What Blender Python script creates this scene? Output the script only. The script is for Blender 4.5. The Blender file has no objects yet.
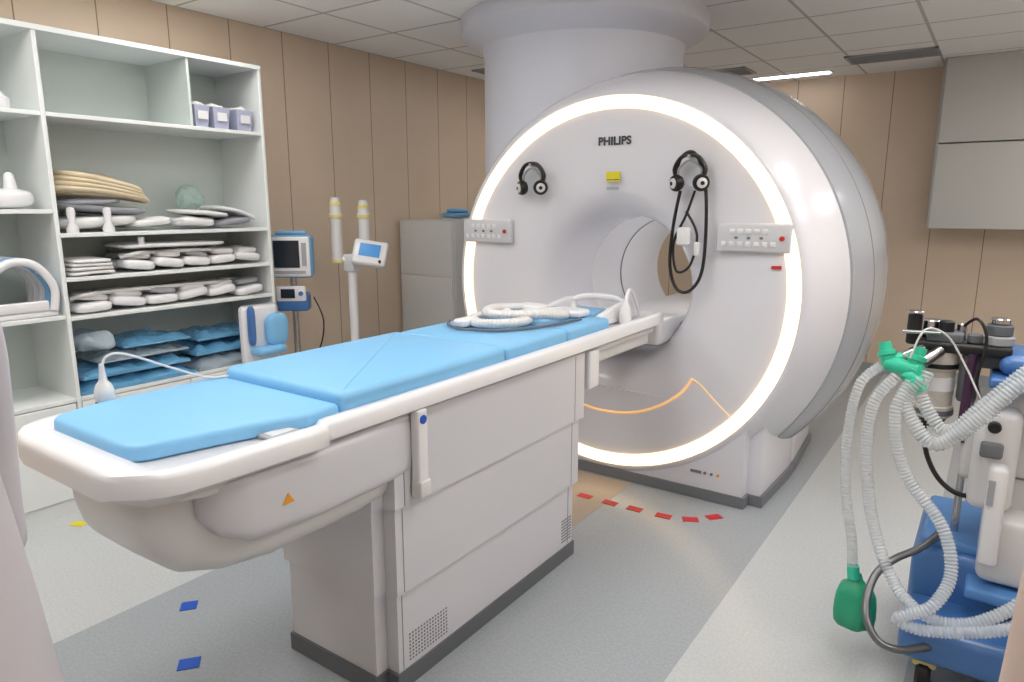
import bpy, bmesh, math, random
from mathutils import Vector, Matrix, Euler, noise
random.seed(4)
S=bpy.context.scene
COL=S.collection
R=math.radians
# ------------------------------------------------------------ materials
def lin(c):
    c=c/255.0
    return c/12.92 if c<=0.04045 else ((c+0.055)/1.055)**2.4
def rgb(r,g,b): return (lin(r),lin(g),lin(b),1)
MATS={}
def mat(name,col,rough=0.5,metal=0.0,emis=0.0,ecol=None,trans=0.0,alpha=1.0,coat=0.0,nscale=0,namp=0.0,bump=0.0,bscale=40,sss=0):
    if name in MATS: return MATS[name]
    m=bpy.data.materials.new(name); m.use_nodes=True
    nt=m.node_tree; b=nt.nodes['Principled BSDF']
    b.inputs['Base Color'].default_value=col
    b.inputs['Roughness'].default_value=rough
    b.inputs['Metallic'].default_value=metal
    b.inputs['Transmission Weight'].default_value=trans
    b.inputs['Alpha'].default_value=alpha
    b.inputs['Coat Weight'].default_value=coat
    b.inputs['Coat Roughness'].default_value=0.12
    if emis>0:
        b.inputs['Emission Color'].default_value=ecol or col
        b.inputs['Emission Strength'].default_value=emis
    if nscale or bump:
        tc=nt.nodes.new('ShaderNodeTexCoord')
    if nscale:
        n=nt.nodes.new('ShaderNodeTexNoise'); n.inputs['Scale'].default_value=nscale; n.inputs['Detail'].default_value=4
        nt.links.new(tc.outputs['Object'],n.inputs['Vector'])
        mx=nt.nodes.new('ShaderNodeMix'); mx.data_type='RGBA'
        d=tuple(max(0,c*(1-namp)) for c in col[:3])+(1,)
        l=tuple(min(1,c*(1+namp)) for c in col[:3])+(1,)
        mx.inputs[6].default_value=d; mx.inputs[7].default_value=l
        nt.links.new(n.outputs['Fac'],mx.inputs[0]); nt.links.new(mx.outputs[2],b.inputs['Base Color'])
    if bump:
        n2=nt.nodes.new('ShaderNodeTexNoise'); n2.inputs['Scale'].default_value=bscale; n2.inputs['Detail'].default_value=3
        nt.links.new(tc.outputs['Object'],n2.inputs['Vector'])
        bp=nt.nodes.new('ShaderNodeBump'); bp.inputs['Strength'].default_value=bump; bp.inputs['Distance'].default_value=0.01
        nt.links.new(n2.outputs['Fac'],bp.inputs['Height']); nt.links.new(bp.outputs['Normal'],b.inputs['Normal'])
    MATS[name]=m; return m

def node_math(nt,op,a,b=None):
    n=nt.nodes.new('ShaderNodeMath'); n.operation=op
    for i,v in enumerate((a,b)):
        if v is None: continue
        if isinstance(v,(int,float)): n.inputs[i].default_value=v
        else: nt.links.new(v,n.inputs[i])
    return n.outputs[0]

def seam_mask(nt,coord,off,period,width):
    s=node_math(nt,'SUBTRACT',coord,off)
    f=node_math(nt,'FLOORED_MODULO',s,period)
    return node_math(nt,'LESS_THAN',f,width)

def wall_mat(name,axis,off,col,seamcol,period=0.40):
    m=bpy.data.materials.new(name); m.use_nodes=True; nt=m.node_tree; b=nt.nodes['Principled BSDF']
    g=nt.nodes.new('ShaderNodeNewGeometry'); sp=nt.nodes.new('ShaderNodeSeparateXYZ')
    nt.links.new(g.outputs['Position'],sp.inputs[0])
    k=seam_mask(nt,sp.outputs[axis],off,period,0.007)
    n=nt.nodes.new('ShaderNodeTexNoise'); n.inputs['Scale'].default_value=3
    nt.links.new(g.outputs['Position'],n.inputs['Vector'])
    mx0=nt.nodes.new('ShaderNodeMix'); mx0.data_type='RGBA'
    mx0.inputs[6].default_value=tuple(c*0.95 for c in col[:3])+(1,); mx0.inputs[7].default_value=tuple(c*1.05 for c in col[:3])+(1,)
    nt.links.new(n.outputs['Fac'],mx0.inputs[0])
    mx=nt.nodes.new('ShaderNodeMix'); mx.data_type='RGBA'
    nt.links.new(mx0.outputs[2],mx.inputs[6]); mx.inputs[7].default_value=seamcol
    nt.links.new(k,mx.inputs[0]); nt.links.new(mx.outputs[2],b.inputs['Base Color'])
    b.inputs['Roughness'].default_value=0.42
    return m

WALLC=rgb(222,202,180); SEAM=rgb(150,128,106)
M_wl=wall_mat('wall_panel_side',1,-0.81,WALLC,SEAM)
M_wb=wall_mat('wall_panel_back',0,-0.12,WALLC,SEAM)
M_ceil=bpy.data.materials.new('ceiling_tiles'); M_ceil.use_nodes=True
nt=M_ceil.node_tree; b=nt.nodes['Principled BSDF']; b.inputs['Roughness'].default_value=0.8
g=nt.nodes.new('ShaderNodeNewGeometry'); sp=nt.nodes.new('ShaderNodeSeparateXYZ'); nt.links.new(g.outputs['Position'],sp.inputs[0])
k=node_math(nt,'MAXIMUM',seam_mask(nt,sp.outputs[0],0.05,0.6,0.02),seam_mask(nt,sp.outputs[1],0.03,0.6,0.02))
mx=nt.nodes.new('ShaderNodeMix'); mx.data_type='RGBA'
mx.inputs[6].default_value=rgb(250,250,249); mx.inputs[7].default_value=rgb(196,196,194)
nt.links.new(k,mx.inputs[0]); nt.links.new(mx.outputs[2],b.inputs['Base Color'])
M_floor=bpy.data.materials.new('floor_vinyl'); M_floor.use_nodes=True
nt=M_floor.node_tree; b=nt.nodes['Principled BSDF']; b.inputs['Roughness'].default_value=0.27
g=nt.nodes.new('ShaderNodeNewGeometry'); sp=nt.nodes.new('ShaderNodeSeparateXYZ'); nt.links.new(g.outputs['Position'],sp.inputs[0])
dx=node_math(nt,'ABSOLUTE',node_math(nt,'ADD',sp.outputs[0],1.69))
inner=node_math(nt,'LESS_THAN',dx,0.94)
x2=node_math(nt,'GREATER_THAN',sp.outputs[0],-0.1)
mk=node_math(nt,'MAXIMUM',inner,x2)
mx=nt.nodes.new('ShaderNodeMix'); mx.data_type='RGBA'
mx.inputs[6].default_value=rgb(198,202,204); mx.inputs[7].default_value=rgb(166,172,177)
nt.links.new(mk,mx.inputs[0])
n=nt.nodes.new('ShaderNodeTexNoise'); n.inputs['Scale'].default_value=90; n.inputs['Detail'].default_value=3
nt.links.new(g.outputs['Position'],n.inputs['Vector'])
rp=nt.nodes.new('ShaderNodeValToRGB'); rp.color_ramp.elements[0].position=0.35; rp.color_ramp.elements[0].color=(0.72,0.72,0.72,1)
rp.color_ramp.elements[1].position=0.62; rp.color_ramp.elements[1].color=(1,1,1,1)
nt.links.new(n.outputs['Fac'],rp.inputs[0])
mm=nt.nodes.new('ShaderNodeMix'); mm.data_type='RGBA'; mm.blend_type='MULTIPLY'; mm.inputs[0].default_value=0.35
nt.links.new(mx.outputs[2],mm.inputs[6]); nt.links.new(rp.outputs[0],mm.inputs[7])
nt.links.new(mm.outputs[2],b.inputs['Base Color'])

WHITE=mat('plastic_white',rgb(230,230,233),0.3,coat=0.3,nscale=2,namp=0.015)
MAGF=mat('scanner_face_white',rgb(228,228,235),0.24,coat=0.4,nscale=2,namp=0.01)
MAGB=mat('scanner_body_silver',rgb(172,176,185),0.26,coat=0.6,nscale=2,namp=0.01)
OFFW=mat('plastic_offwhite',rgb(220,219,219),0.35,coat=.2,nscale=3,namp=0.02)
TABW=mat('table_cover_white',rgb(208,208,214),0.34,coat=.2,nscale=3,namp=0.015)
DGREY=mat('dark_grey_skirt',rgb(98,101,107),0.5,nscale=6,namp=0.05)
MGREY=mat('mid_grey_plastic',rgb(160,163,168),0.45,nscale=6,namp=0.03)
BLACK=mat('black_plastic',rgb(22,22,25),0.4,nscale=8,namp=0.1)
SEAMM=mat('seam_grey',rgb(120,123,129),0.5,nscale=6,namp=0.05)
BLUEP=mat('mattress_blue_vinyl',rgb(128,190,234),0.42,nscale=4,namp=0.03,bump=0.15,bscale=7)
BLUED=mat('machine_blue',rgb(66,114,176),0.35,coat=0.3,nscale=4,namp=0.04)
BLUEL=mat('light_blue_plastic',rgb(120,172,214),0.4,nscale=4,namp=0.04)
GREEN=mat('green_rubber',rgb(38,158,118),0.4,nscale=14,namp=0.12)
TEAL=mat('teal_connector',rgb(52,196,160),0.3,nscale=10,namp=0.06)
HOSE=mat('clear_hose',rgb(236,243,247),0.16,trans=0.4,alpha=0.62,nscale=8,namp=0.02)
CHROME=mat('chrome',rgb(190,190,192),0.22,metal=1.0,nscale=5,namp=0.03)
RED=mat('red_tape',rgb(196,38,42),0.5,nscale=20,namp=0.08)
BTAPE=mat('blue_tape',rgb(22,84,190),0.5,nscale=20,namp=0.08)
YEL=mat('yellow_label',rgb(226,212,40),0.5,nscale=20,namp=0.05)
PALEY=mat('pale_yellow_band',rgb(222,210,130),0.5,nscale=20,namp=0.05)
CREAM=mat('cream_foam',rgb(214,198,168),0.8,nscale=12,namp=0.06,bump=0.2)
CLOTH=mat('white_cloth',rgb(226,226,226),0.9,nscale=12,namp=0.05,bump=0.3,bscale=25)
GCLOTH=mat('grey_fabric',rgb(148,150,158),0.85,nscale=12,namp=0.08,bump=0.3,bscale=20)
PURP=mat('pale_lilac_basket',rgb(176,180,204),0.5,nscale=6,namp=0.05)
SHELF=mat('shelf_laminate',rgb(232,236,236),0.4,nscale=5,namp=0.02)
SHELFB=mat('shelf_back_laminate',rgb(210,220,216),0.5,nscale=5,namp=0.02)
BAG=mat('blue_plastic_bag',rgb(118,186,230),0.14,trans=0.2,alpha=0.95,coat=.6,nscale=9,namp=0.25,bump=1.0,bscale=22)
BAGC=mat('clear_plastic_bag',rgb(205,222,234),0.12,trans=0.35,alpha=0.75,coat=.6,nscale=9,namp=0.2,bump=1.0,bscale=22)
SCREEN=mat('dark_screen',rgb(30,40,52),0.1,nscale=3,namp=0.1)
SCRB=mat('lit_blue_screen',rgb(60,120,180),0.2,emis=0.35,ecol=rgb(70,150,210),nscale=12,namp=0.2)
WARMREFL=mat('painted_warm_reflection',rgb(166,152,138),0.35,nscale=5,namp=0.06)  # warm reflected light on the floor, painted as a colour
RING=mat('ring_lamp',rgb(255,244,216),0.4,emis=2.6,ecol=(1.0,0.68,0.35,1))
AMBER=mat('amber_seam_glow',rgb(240,200,150),0.4,emis=0.55,ecol=rgb(255,185,105))  # warm glow along the cover seams, put in as emission
LAMP=mat('lamp_diffuser',rgb(255,255,255),0.5,emis=7.9,ecol=(1.0,0.97,0.93,1))
GREYC=mat('grey_cabinet',rgb(218,218,218),0.4,nscale=5,namp=0.02)
SOFF=mat('grey_panel_box',rgb(204,204,200),0.5,nscale=3,namp=0.02)
COLM=mat('column_white',rgb(220,223,235),0.42,nscale=2,namp=0.02)
SKIN=mat('skin',rgb(214,168,142),0.5,nscale=20,namp=0.05)
HAIR=mat('hair_dark',rgb(52,38,30),0.6,nscale=60,namp=0.3,bump=0.5,bscale=80)
COAT=mat('lab_coat',rgb(200,196,202),0.85,nscale=10,namp=0.03,bump=0.35,bscale=9)
COATB=mat('beige_coat',rgb(206,186,176),0.85,nscale=10,namp=0.03,bump=0.3,bscale=9)
TROUS=mat('dark_trousers',rgb(60,62,76),0.85,nscale=20,namp=0.1)
BUTT=mat('brown_button',rgb(120,70,60),0.4,nscale=20,namp=0.1)
ORANGE=mat('orange_label',rgb(235,160,40),0.5,nscale=20,namp=0.05)

# ------------------------------------------------------------ helpers
def empty(name,loc=(0,0,0),rot=0,local=False):
    e=bpy.data.objects.new(name,None); e.empty_display_size=0.1
    e.location=loc; e.rotation_euler=(0,0,rot); COL.objects.link(e)
    e['local']=local
    return e
def attach(o,parent):
    if parent is None: return
    o.parent=parent
    if not parent['local']:
        o.matrix_parent_inverse=(Matrix.Translation(parent.location)@Matrix.Rotation(parent.rotation_euler[2],4,'Z')).inverted()
def finish(name,bm,m,parent,smooth=True,ang=38):
    bmesh.ops.recalc_face_normals(bm,faces=bm.faces)
    me=bpy.data.meshes.new(name); bm.to_mesh(me); bm.free()
    me.materials.append(m)
    if smooth:
        me.shade_smooth()
        try: me.set_sharp_from_angle(angle=R(ang))
        except Exception: pass
    o=bpy.data.objects.new(name,me); COL.objects.link(o); attach(o,parent); return o
def addbox(bm,x0,x1,y0,y1,z0,z1,bevel=0,seg=3,M=None,vertical_only=False):
    r=bmesh.ops.create_cube(bm,size=1)
    vs=r['verts']
    for v in vs:
        v.co=Vector(((x0+x1)/2+v.co.x*(x1-x0),(y0+y1)/2+v.co.y*(y1-y0),(z0+z1)/2+v.co.z*(z1-z0)))
    geom=vs
    if bevel>0:
        es=list({e for v in vs for e in v.link_edges})
        if vertical_only: es=[e for e in es if abs((e.verts[0].co-e.verts[1].co).normalized().z)>.9]
        rr=bmesh.ops.bevel(bm,geom=es,offset=bevel,segments=seg,affect='EDGES',profile=0.5)
        geom=list({v for f in rr['faces'] for v in f.verts}|{v for v in vs if v.is_valid})
    if M is not None:
        bmesh.ops.transform(bm,matrix=M,verts=[v for v in geom if v.is_valid])
def box(name,x0,x1,y0,y1,z0,z1,m,parent=None,bevel=0.0,seg=3,M=None,vo=False):
    bm=bmesh.new(); addbox(bm,x0,x1,y0,y1,z0,z1,bevel,seg,M,vo)
    return finish(name,bm,m,parent)
def frame(d):
    d=d.normalized(); up=Vector((0,0,1)) if abs(d.z)<.95 else Vector((1,0,0))
    a=d.cross(up).normalized(); return a,d.cross(a).normalized()
def rev(name,prof,o,axis,m,parent=None,seg=48,zmin=None,ang=38):
    o=Vector(o); d=Vector(axis).normalized(); a,b_=frame(d)
    bm=bmesh.new(); rings=[]
    for r,t in prof:
        if r<1e-5: rings.append([bm.verts.new(o+d*t)])
        else: rings.append([bm.verts.new(o+d*t+(a*math.cos(2*math.pi*i/seg)+b_*math.sin(2*math.pi*i/seg))*r) for i in range(seg)])
    for A,B in zip(rings,rings[1:]):
        for i in range(seg):
            j=(i+1)%seg
            if len(A)==1 and len(B)==1: continue
            if len(A)==1: bm.faces.new((A[0],B[i],B[j]))
            elif len(B)==1: bm.faces.new((A[i],A[j],B[0]))
            else: bm.faces.new((A[i],A[j],B[j],B[i]))
    if zmin is not None:
        for v in bm.verts: v.co.z=max(v.co.z,zmin)
    return finish(name,bm,m,parent,ang=ang)
def cyl(name,p0,p1,r0,m,parent=None,r1=None,seg=24,bev=0.0):
    p0=Vector(p0);p1=Vector(p1);L=(p1-p0).length
    if r1 is None: r1=r0
    pr=[(0,0),(r0-bev,0),(r0,bev),(r1,L-bev),(r1-bev,L),(0,L)] if bev>0 else [(0,0),(r0,0),(r1,L),(0,L)]
    return rev(name,pr,p0,p1-p0,m,parent,seg)
def catmull(P,closed=False,n=12):
    P=[Vector(p) for p in P]; out=[]
    N=len(P); rng=range(N if closed else N-1)
    for i in rng:
        if closed: a,b_,c,d=P[(i-1)%N],P[i],P[(i+1)%N],P[(i+2)%N]
        else: a,b_,c,d=P[max(i-1,0)],P[i],P[i+1],P[min(i+2,N-1)]
        for k in range(n):
            t=k/n
            out.append(0.5*((2*b_)+(c-a)*t+(2*a-5*b_+4*c-d)*t*t+(3*b_-a-3*c+d)*t**3))
    if not closed: out.append(P[-1])
    return out
def sweep(name,P,r,m,parent=None,closed=False,n=12,seg=10,corr=None,sx=1.0):
    pts=catmull(P,closed,n)
    if corr:
        L=[0]
        for a,b_ in zip(pts,pts[1:]): L.append(L[-1]+(b_-a).length)
        tot=L[-1]; st=corr[0]/4; cnt=max(4,int(tot/st)); q=[];k=0
        for i in range(cnt+1):
            s=tot*i/cnt
            while k<len(L)-2 and L[k+1]<s: k+=1
            f=(s-L[k])/max(1e-9,L[k+1]-L[k]); q.append(pts[k].lerp(pts[k+1],f))
        pts=q
    bm=bmesh.new(); rings=[]; N=len(pts)
    t0=(pts[1]-pts[0]).normalized(); a,_=frame(t0)
    for i,p in enumerate(pts):
        if closed: t=(pts[(i+1)%N]-pts[i-1]).normalized()
        else: t=(pts[min(i+1,N-1)]-pts[max(i-1,0)]).normalized()
        a=(a-t*a.dot(t)).normalized(); b_=t.cross(a)
        rr=r
        if corr: rr=r+corr[1]*(1 if (i//2)%2 else -1)
        rings.append([bm.verts.new(p+(a*math.cos(2*math.pi*k/seg)*sx+b_*math.sin(2*math.pi*k/seg))*rr) for k in range(seg)])
    pairs=list(zip(rings,rings[1:]))
    if closed: pairs.append((rings[-1],rings[0]))
    for A,B in pairs:
        for k in range(seg):
            j=(k+1)%seg; bm.faces.new((A[k],A[j],B[j],B[k]))
    if not closed:
        bm.faces.new(rings[0]); bm.faces.new(rings[-1])
    return finish(name,bm,m,parent,ang=80)
def loft(name,rings,m,parent=None,ang=38,caps=True):
    bm=bmesh.new(); RR=[[bm.verts.new(p) for p in r] for r in rings]
    for A,B in zip(RR,RR[1:]):
        n_=len(A)
        for k in range(n_):
            j=(k+1)%n_; bm.faces.new((A[k],A[j],B[j],B[k]))
    if caps: bm.faces.new(RR[0]); bm.faces.new(RR[-1])
    return finish(name,bm,m,parent,ang=ang)
def sp(v,e): return math.copysign(abs(v)**e,v)
def sell(name,c,s,m,parent=None,e1=1.0,e2=1.0,M=None,nz=0,nf=3,nu=36,nv=18,seed=0):
    c=Vector(c); bm=bmesh.new(); rings=[]
    for i in range(nv+1):
        ph=-math.pi/2+math.pi*i/nv
        row=[]
        for k in range(nu):
            th=2*math.pi*k/nu
            p=Vector((s[0]*sp(math.cos(ph),e1)*sp(math.cos(th),e2),s[1]*sp(math.cos(ph),e1)*sp(math.sin(th),e2),s[2]*sp(math.sin(ph),e1)))
            if nz:
                nn=noise.noise_vector(p*nf+Vector((seed*3.1,seed,0)))
                p=p+nn*nz
            if M is not None: p=M@p
            row.append(p+c)
        if i in (0,nv): rings.append([bm.verts.new(sum(row,Vector())/nu)])
        else: rings.append([bm.verts.new(p) for p in row])
    for A,B in zip(rings,rings[1:]):
        for k in range(nu):
            j=(k+1)%nu
            if len(A)==1: bm.faces.new((A[0],B[j],B[k]))
            elif len(B)==1: bm.faces.new((A[k],A[j],B[0]))
            else: bm.faces.new((A[k],A[j],B[j],B[k]))
    return finish(name,bm,m,parent,ang=60)
def rrect(cx,cz,hw,hh,e=0.35,n=40):
    return [(cx+hw*sp(math.cos(2*math.pi*k/n),e),cz+hh*sp(math.sin(2*math.pi*k/n),e)) for k in range(n)]
def skin(name,V,E,rad,m,parent,sub=2,root=0):
    me=bpy.data.meshes.new(name); me.from_pydata(V,E,[]); me.materials.append(m)
    o=bpy.data.objects.new(name,me); COL.objects.link(o)
    sk=o.modifiers.new('Skin','SKIN'); sk.use_smooth_shade=True
    if not me.skin_vertices:
        try:
            bpy.context.view_layer.objects.active=o
            bpy.ops.mesh.customdata_skin_add()
        except Exception: pass
    for i,r in enumerate(rad):
        r=r if isinstance(r,tuple) else (r,r)
        me.skin_vertices[0].data[i].radius=r
    me.skin_vertices[0].data[root].use_root=True
    sb=o.modifiers.new('Sub','SUBSURF'); sb.levels=sub; sb.render_levels=sub
    attach(o,parent); return o

# ------------------------------------------------------------ room
XL,XR,YF,YB,HC=-4.15,2.2,-2.2,7.15,2.70
box('floor',XL-.1,XR+.1,YF-.1,YB+.1,-.1,0,M_floor)
box('ceiling',XL-.1,XR+.1,YF-.1,YB+.1,HC,HC+.1,M_ceil)
box('wall_left',XL-.1,XL,YF-.1,YB+.1,0,HC,M_wl)
box('wall_right',XR,XR+.1,YF-.1,YB+.1,0,HC,M_wl)
box('wall_back',XL,XR,YB,YB+.1,0,HC,M_wb)
box('wall_front',XL,XR,YF-.1,YF,0,HC,M_wb)
box('baseboard_left',XL,XL+.015,2.75,YB,0,.09,MGREY)
box('baseboard_back',XL+.02,XR,YB-.015,YB,0,.09,MGREY)
box('baseboard_right',XR-.015,XR,YF,YB-.02,0,.09,MGREY)
def lamp(x,y,w,l):
    p=empty('unseen_ceiling_light_panel',(x,y,HC))
    box('diffuser',x-w/2,x+w/2,y-l/2,y+l/2,HC-.012,HC-.002,LAMP,p)
    bm=bmesh.new()
    for a in ((x-w/2-.02,x-w/2,y-l/2-.02,y+l/2+.02),(x+w/2,x+w/2+.02,y-l/2-.02,y+l/2+.02),(x-w/2,x+w/2,y-l/2-.02,y-l/2),(x-w/2,x+w/2,y+l/2,y+l/2+.02)):
        addbox(bm,*a,HC-.018,HC)
    finish('trim_frame',bm,WHITE,p)
for x,y,l in ((-3.1,.6,1.2),(-3.25,2.2,.6),(-1.75,.5,1.2),(-1.7,1.9,.6),(-.1,1.9,1.2),(1.4,1.5,1.2),(1.4,3.6,1.2),(.3,3.5,1.2),(-.2,-1.0,.6),(-2.6,-1.0,.6),(1.3,5.6,1.2),(-2.9,5.4,.6)):  # panels all out of view, extras added to brighten room and back area
    lamp(x,y,.6,l)
p=empty('linear_ceiling_light',(-1.72,6.80,HC))
box('diffuser',-2.06,-1.38,6.76,6.84,HC-.02,HC-.003,LAMP,p)
box('housing',-2.08,-1.36,6.74,6.86,HC-.012,HC,WHITE,p)
def vent(x0,x1,y0,y1):
    p=empty('ceiling_air_vent',((x0+x1)/2,(y0+y1)/2,HC))
    box('duct_back',x0,x1,y0,y1,HC-.006,HC-.001,MGREY,p)
    bm=bmesh.new(); k=y0
    while k<y1-.01:
        addbox(bm,x0,x1,k,k+.008,HC-.012,HC-.005); k+=.035
    addbox(bm,x0-.02,x0,y0-.02,y1+.02,HC-.012,HC); addbox(bm,x1,x1+.02,y0-.02,y1+.02,HC-.012,HC)
    addbox(bm,x0-.02,x1+.02,y0-.02,y0,HC-.012,HC); addbox(bm,x0-.02,x1+.02,y1,y1+.02,HC-.012,HC)
    finish('louvres',bm,MGREY,p)
vent(-1.15,-.55,6.25,6.55); vent(-2.5,-1.95,6.2,6.5); vent(-3.9,-3.4,5.0,5.4)
p=empty('wall_storage_cabinet',(.6,6.95,2))
box('lower_door',-.51,1.9,6.75,YB-.002,1.36,2.035,SOFF,p,bevel=.006)
box('upper_door',-.51,1.9,6.75,YB-.002,2.045,HC-.002,SOFF,p,bevel=.006)
box('side_strip',-.515,-.50,6.745,6.76,1.36,HC-.002,MGREY,p)

# ------------------------------------------------------------ ceiling column
cx,cy=-2.36,4.17
p=empty('round_column',(cx,cy,1.9))
rev('shaft',[(0,1.75),(.64,1.75),(.64,2.47),(.65,2.52),(.70,2.56),(.78,2.60),(.79,2.62),(.79,HC-.001),(0,HC-.001)],(cx,cy,0),(0,0,1),COLM,p,96)

# ------------------------------------------------------------ MRI scanner
MX,MZ,MY=-1.75,1.10,3.42
BR=.385
p=empty('mri_scanner',(MX,4.1,0)); mri=p
o=(MX,0,MZ); ax=(0,1,0)
FP=[(BR,3.78),(BR+.007,3.70),(BR+.022,3.62),(BR+.05,3.555),(BR+.085,3.50),(.53,3.462),(.62,3.44),(.77,3.428),(.950,3.42)]
rev('face_cover',[(BR,3.95)]+FP+[(.950,3.5)],o,ax,MAGF,p,160,ang=30)
rev('bore_tube',[(BR,4.99),(BR,3.95)],o,ax,mat('bore_liner',rgb(226,226,230),0.35,nscale=3,namp=.01),p,128)
rev('ring_light',[(.950,3.44),(.951,3.412),(.960,3.405),(1.003,3.405),(1.012,3.412),(1.013,3.44)],o,ax,RING,p,160)
rev('front_shell',[(1.013,3.44),(1.015,3.415),(1.028,3.415),(1.048,3.43),(1.078,3.47),(1.12,3.56),(1.155,3.66),(1.172,3.73),(1.165,3.735)],o,ax,MAGF,p,160,zmin=.03,ang=50)
rev('seam_front',[(1.16,3.73),(1.166,3.742),(1.16,3.755)],o,ax,SEAMM,p,160,zmin=.03)
rev('body_shell',[(1.16,3.748),(1.18,3.752),(1.205,3.84),(1.232,3.97),(1.25,4.12),(1.26,4.28),(1.25,4.46),(1.215,4.64),(1.15,4.79),(1.05,4.90),(.88,4.965),(.6,4.99),(BR,4.99)],o,ax,MAGB,p,160,zmin=.03,ang=50)
rev('seam_body',[(1.225,4.0),(1.240,4.01),(1.225,4.02)],o,ax,SEAMM,p,160,zmin=.03)
th=R(48)
box('bore_fill_strip',-.03,.03,3.95,4.8,-.004,.004,mat('bore_fill_emitter',rgb(255,255,255),.5,emis=10,ecol=(1,.98,.96,1)),p,M=Matrix.Translation((MX+(BR-.008)*math.cos(th),0,MZ+(BR-.008)*math.sin(th)))@Matrix.Rotation(math.pi/2-th,4,'Y'))  # added emissive strip, out of view, to lighten the bore interior
def prism(name,pts,z0,z1,m,parent,bev=.03):
    bm=bmesh.new()
    A=[bm.verts.new((x,y,z0)) for x,y in pts]; B=[bm.verts.new((x,y,z1)) for x,y in pts]
    bm.faces.new(A); bm.faces.new(B)
    n_=len(A)
    for i in range(n_):
        j=(i+1)%n_; bm.faces.new((A[i],A[j],B[j],B[i]))
    if bev>0:
        es=[e for e in bm.edges if abs(e.verts[0].co.z-e.verts[1].co.z)>.01]
        bmesh.ops.bevel(bm,geom=es,offset=bev,segments=6,affect='EDGES')
    return finish(name,bm,m,parent)
hw=.87
prism('pedestal',[(MX-hw,3.43),(MX+hw,3.43),(MX+hw+.02,4.1),(MX+hw-.03,4.8),(MX-hw+.03,4.8),(MX-hw-.02,4.1)],.05,.53,MAGF,p,.07)
prism('pedestal_skirt',[(MX-hw-.015,3.42),(MX+hw+.015,3.42),(MX+hw+.035,4.1),(MX+hw-.015,4.82),(MX-hw+.015,4.82),(MX-hw-.035,4.1)],0.002,.06,SEAMM,p,.07)
def onface(x,z,dy=0):
    r=math.hypot(x-MX,z-MZ)
    pr=FP+[(1.2,3.415)]
    for (a,ya),(b_,yb) in zip(pr,pr[1:]):
        if a<=r<=b_: return (x,ya+(yb-ya)*(r-a)/(b_-a)+dy,z)
    return (x,3.42+dy,z)
for s,nm in ((1,'right'),(-1,'left')):
    sweep('cover_seam_'+nm,[onface(MX+s*.50,.65),onface(MX+s*.55,.625),onface(MX+s*.63,.555),onface(MX+s*.73,.475)],.0035,AMBER,p)
sweep('cover_seam_painted_glow',[onface(MX-.52,.65),onface(MX-.44,.56),onface(MX-.3,.46),onface(MX-.15,.405),onface(MX,.39),onface(MX+.15,.405),onface(MX+.3,.46),onface(MX+.44,.56),onface(MX+.50,.65)],.008,AMBER,p)  # seam made to glow by its own amber material
cu=bpy.data.curves.new('lettering','FONT'); cu.body='PHILIPS'; cu.size=.058; cu.extrude=.001; cu.offset=.0022; cu.align_x='CENTER'; cu.space_character=1.05
t=bpy.data.objects.new('lettering',cu); COL.objects.link(t); t.location=(MX+.015,3.4225,1.865); t.rotation_euler=(R(90),0,0); cu.materials.append(mat('lettering_dark',rgb(60,62,70),.5,nscale=5,namp=.05)); attach(t,p)
box('warning_label',MX-.03,MX+.05,3.425,3.431,1.675,1.725,YEL,p)
box('warning_label_symbol',MX-.026,MX+.046,3.4235,3.426,1.682,1.685,BLACK,p)
box('info_label',MX-.025,MX+.045,3.425,3.431,1.63,1.645,MGREY,p)
def panel(x0,x1,side):
    box('control_panel_'+side,x0,x1,3.392,3.43,1.325,1.465,mat('panel_grey',rgb(208,209,214),.4,nscale=4,namp=.02),p,bevel=.012)
    bm=bmesh.new()
    n_=7
    for i in range(n_):
        for j in (0,1):
            x=x0+.04+i*(x1-x0-.12)/(n_-1); z=1.365+j*.06
            if j==1 and i in (0,6): continue
            addbox(bm,x-.013,x+.013,3.386,3.394,z-.012,z+.012,bevel=.004,seg=2)
    finish('buttons_'+side,bm,WHITE,p)
    cyl('stop_button_'+side,(x1-.04,3.394,1.395),(x1-.04,3.380,1.395),.012,RED,p,bev=.003)
    bm=bmesh.new()
    for i in range(3):
        x=x0+.10+i*.06; addbox(bm,x-.008,x+.008,3.385,3.393,1.389,1.401,bevel=.002,seg=1)
    finish('button_marks_'+side,bm,SEAMM,p)
panel(MX-1.0,MX-.64,'left'); panel(MX+.60,MX+.955,'right')
box('small_label_right',MX+.87,MX+.915,3.41,3.4195,1.25,1.265,RED,p)
for i in range(3):
    cyl('pedestal_badge_%d'%i,(MX+.60+i*.035,3.431,.15),(MX+.60+i*.035,3.426,.15),.008,ORANGE if i==2 else SEAMM,p)
box('pedestal_plate',MX+.52,MX+.58,3.426,3.431,.143,.157,SEAMM,p)
box('table_bridge',MX-.25,MX+.31,3.44,3.75,.80,.94,WHITE,p,bevel=.03)
box('bore_rail',MX-.20,MX+.24,3.5,4.95,.86,.90,OFFW,p,bevel=.01)
rev('bore_far_ring',[(BR-.002,4.35),(BR-.006,4.36),(BR-.002,4.37)],o,ax,SEAMM,p,96)

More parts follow.
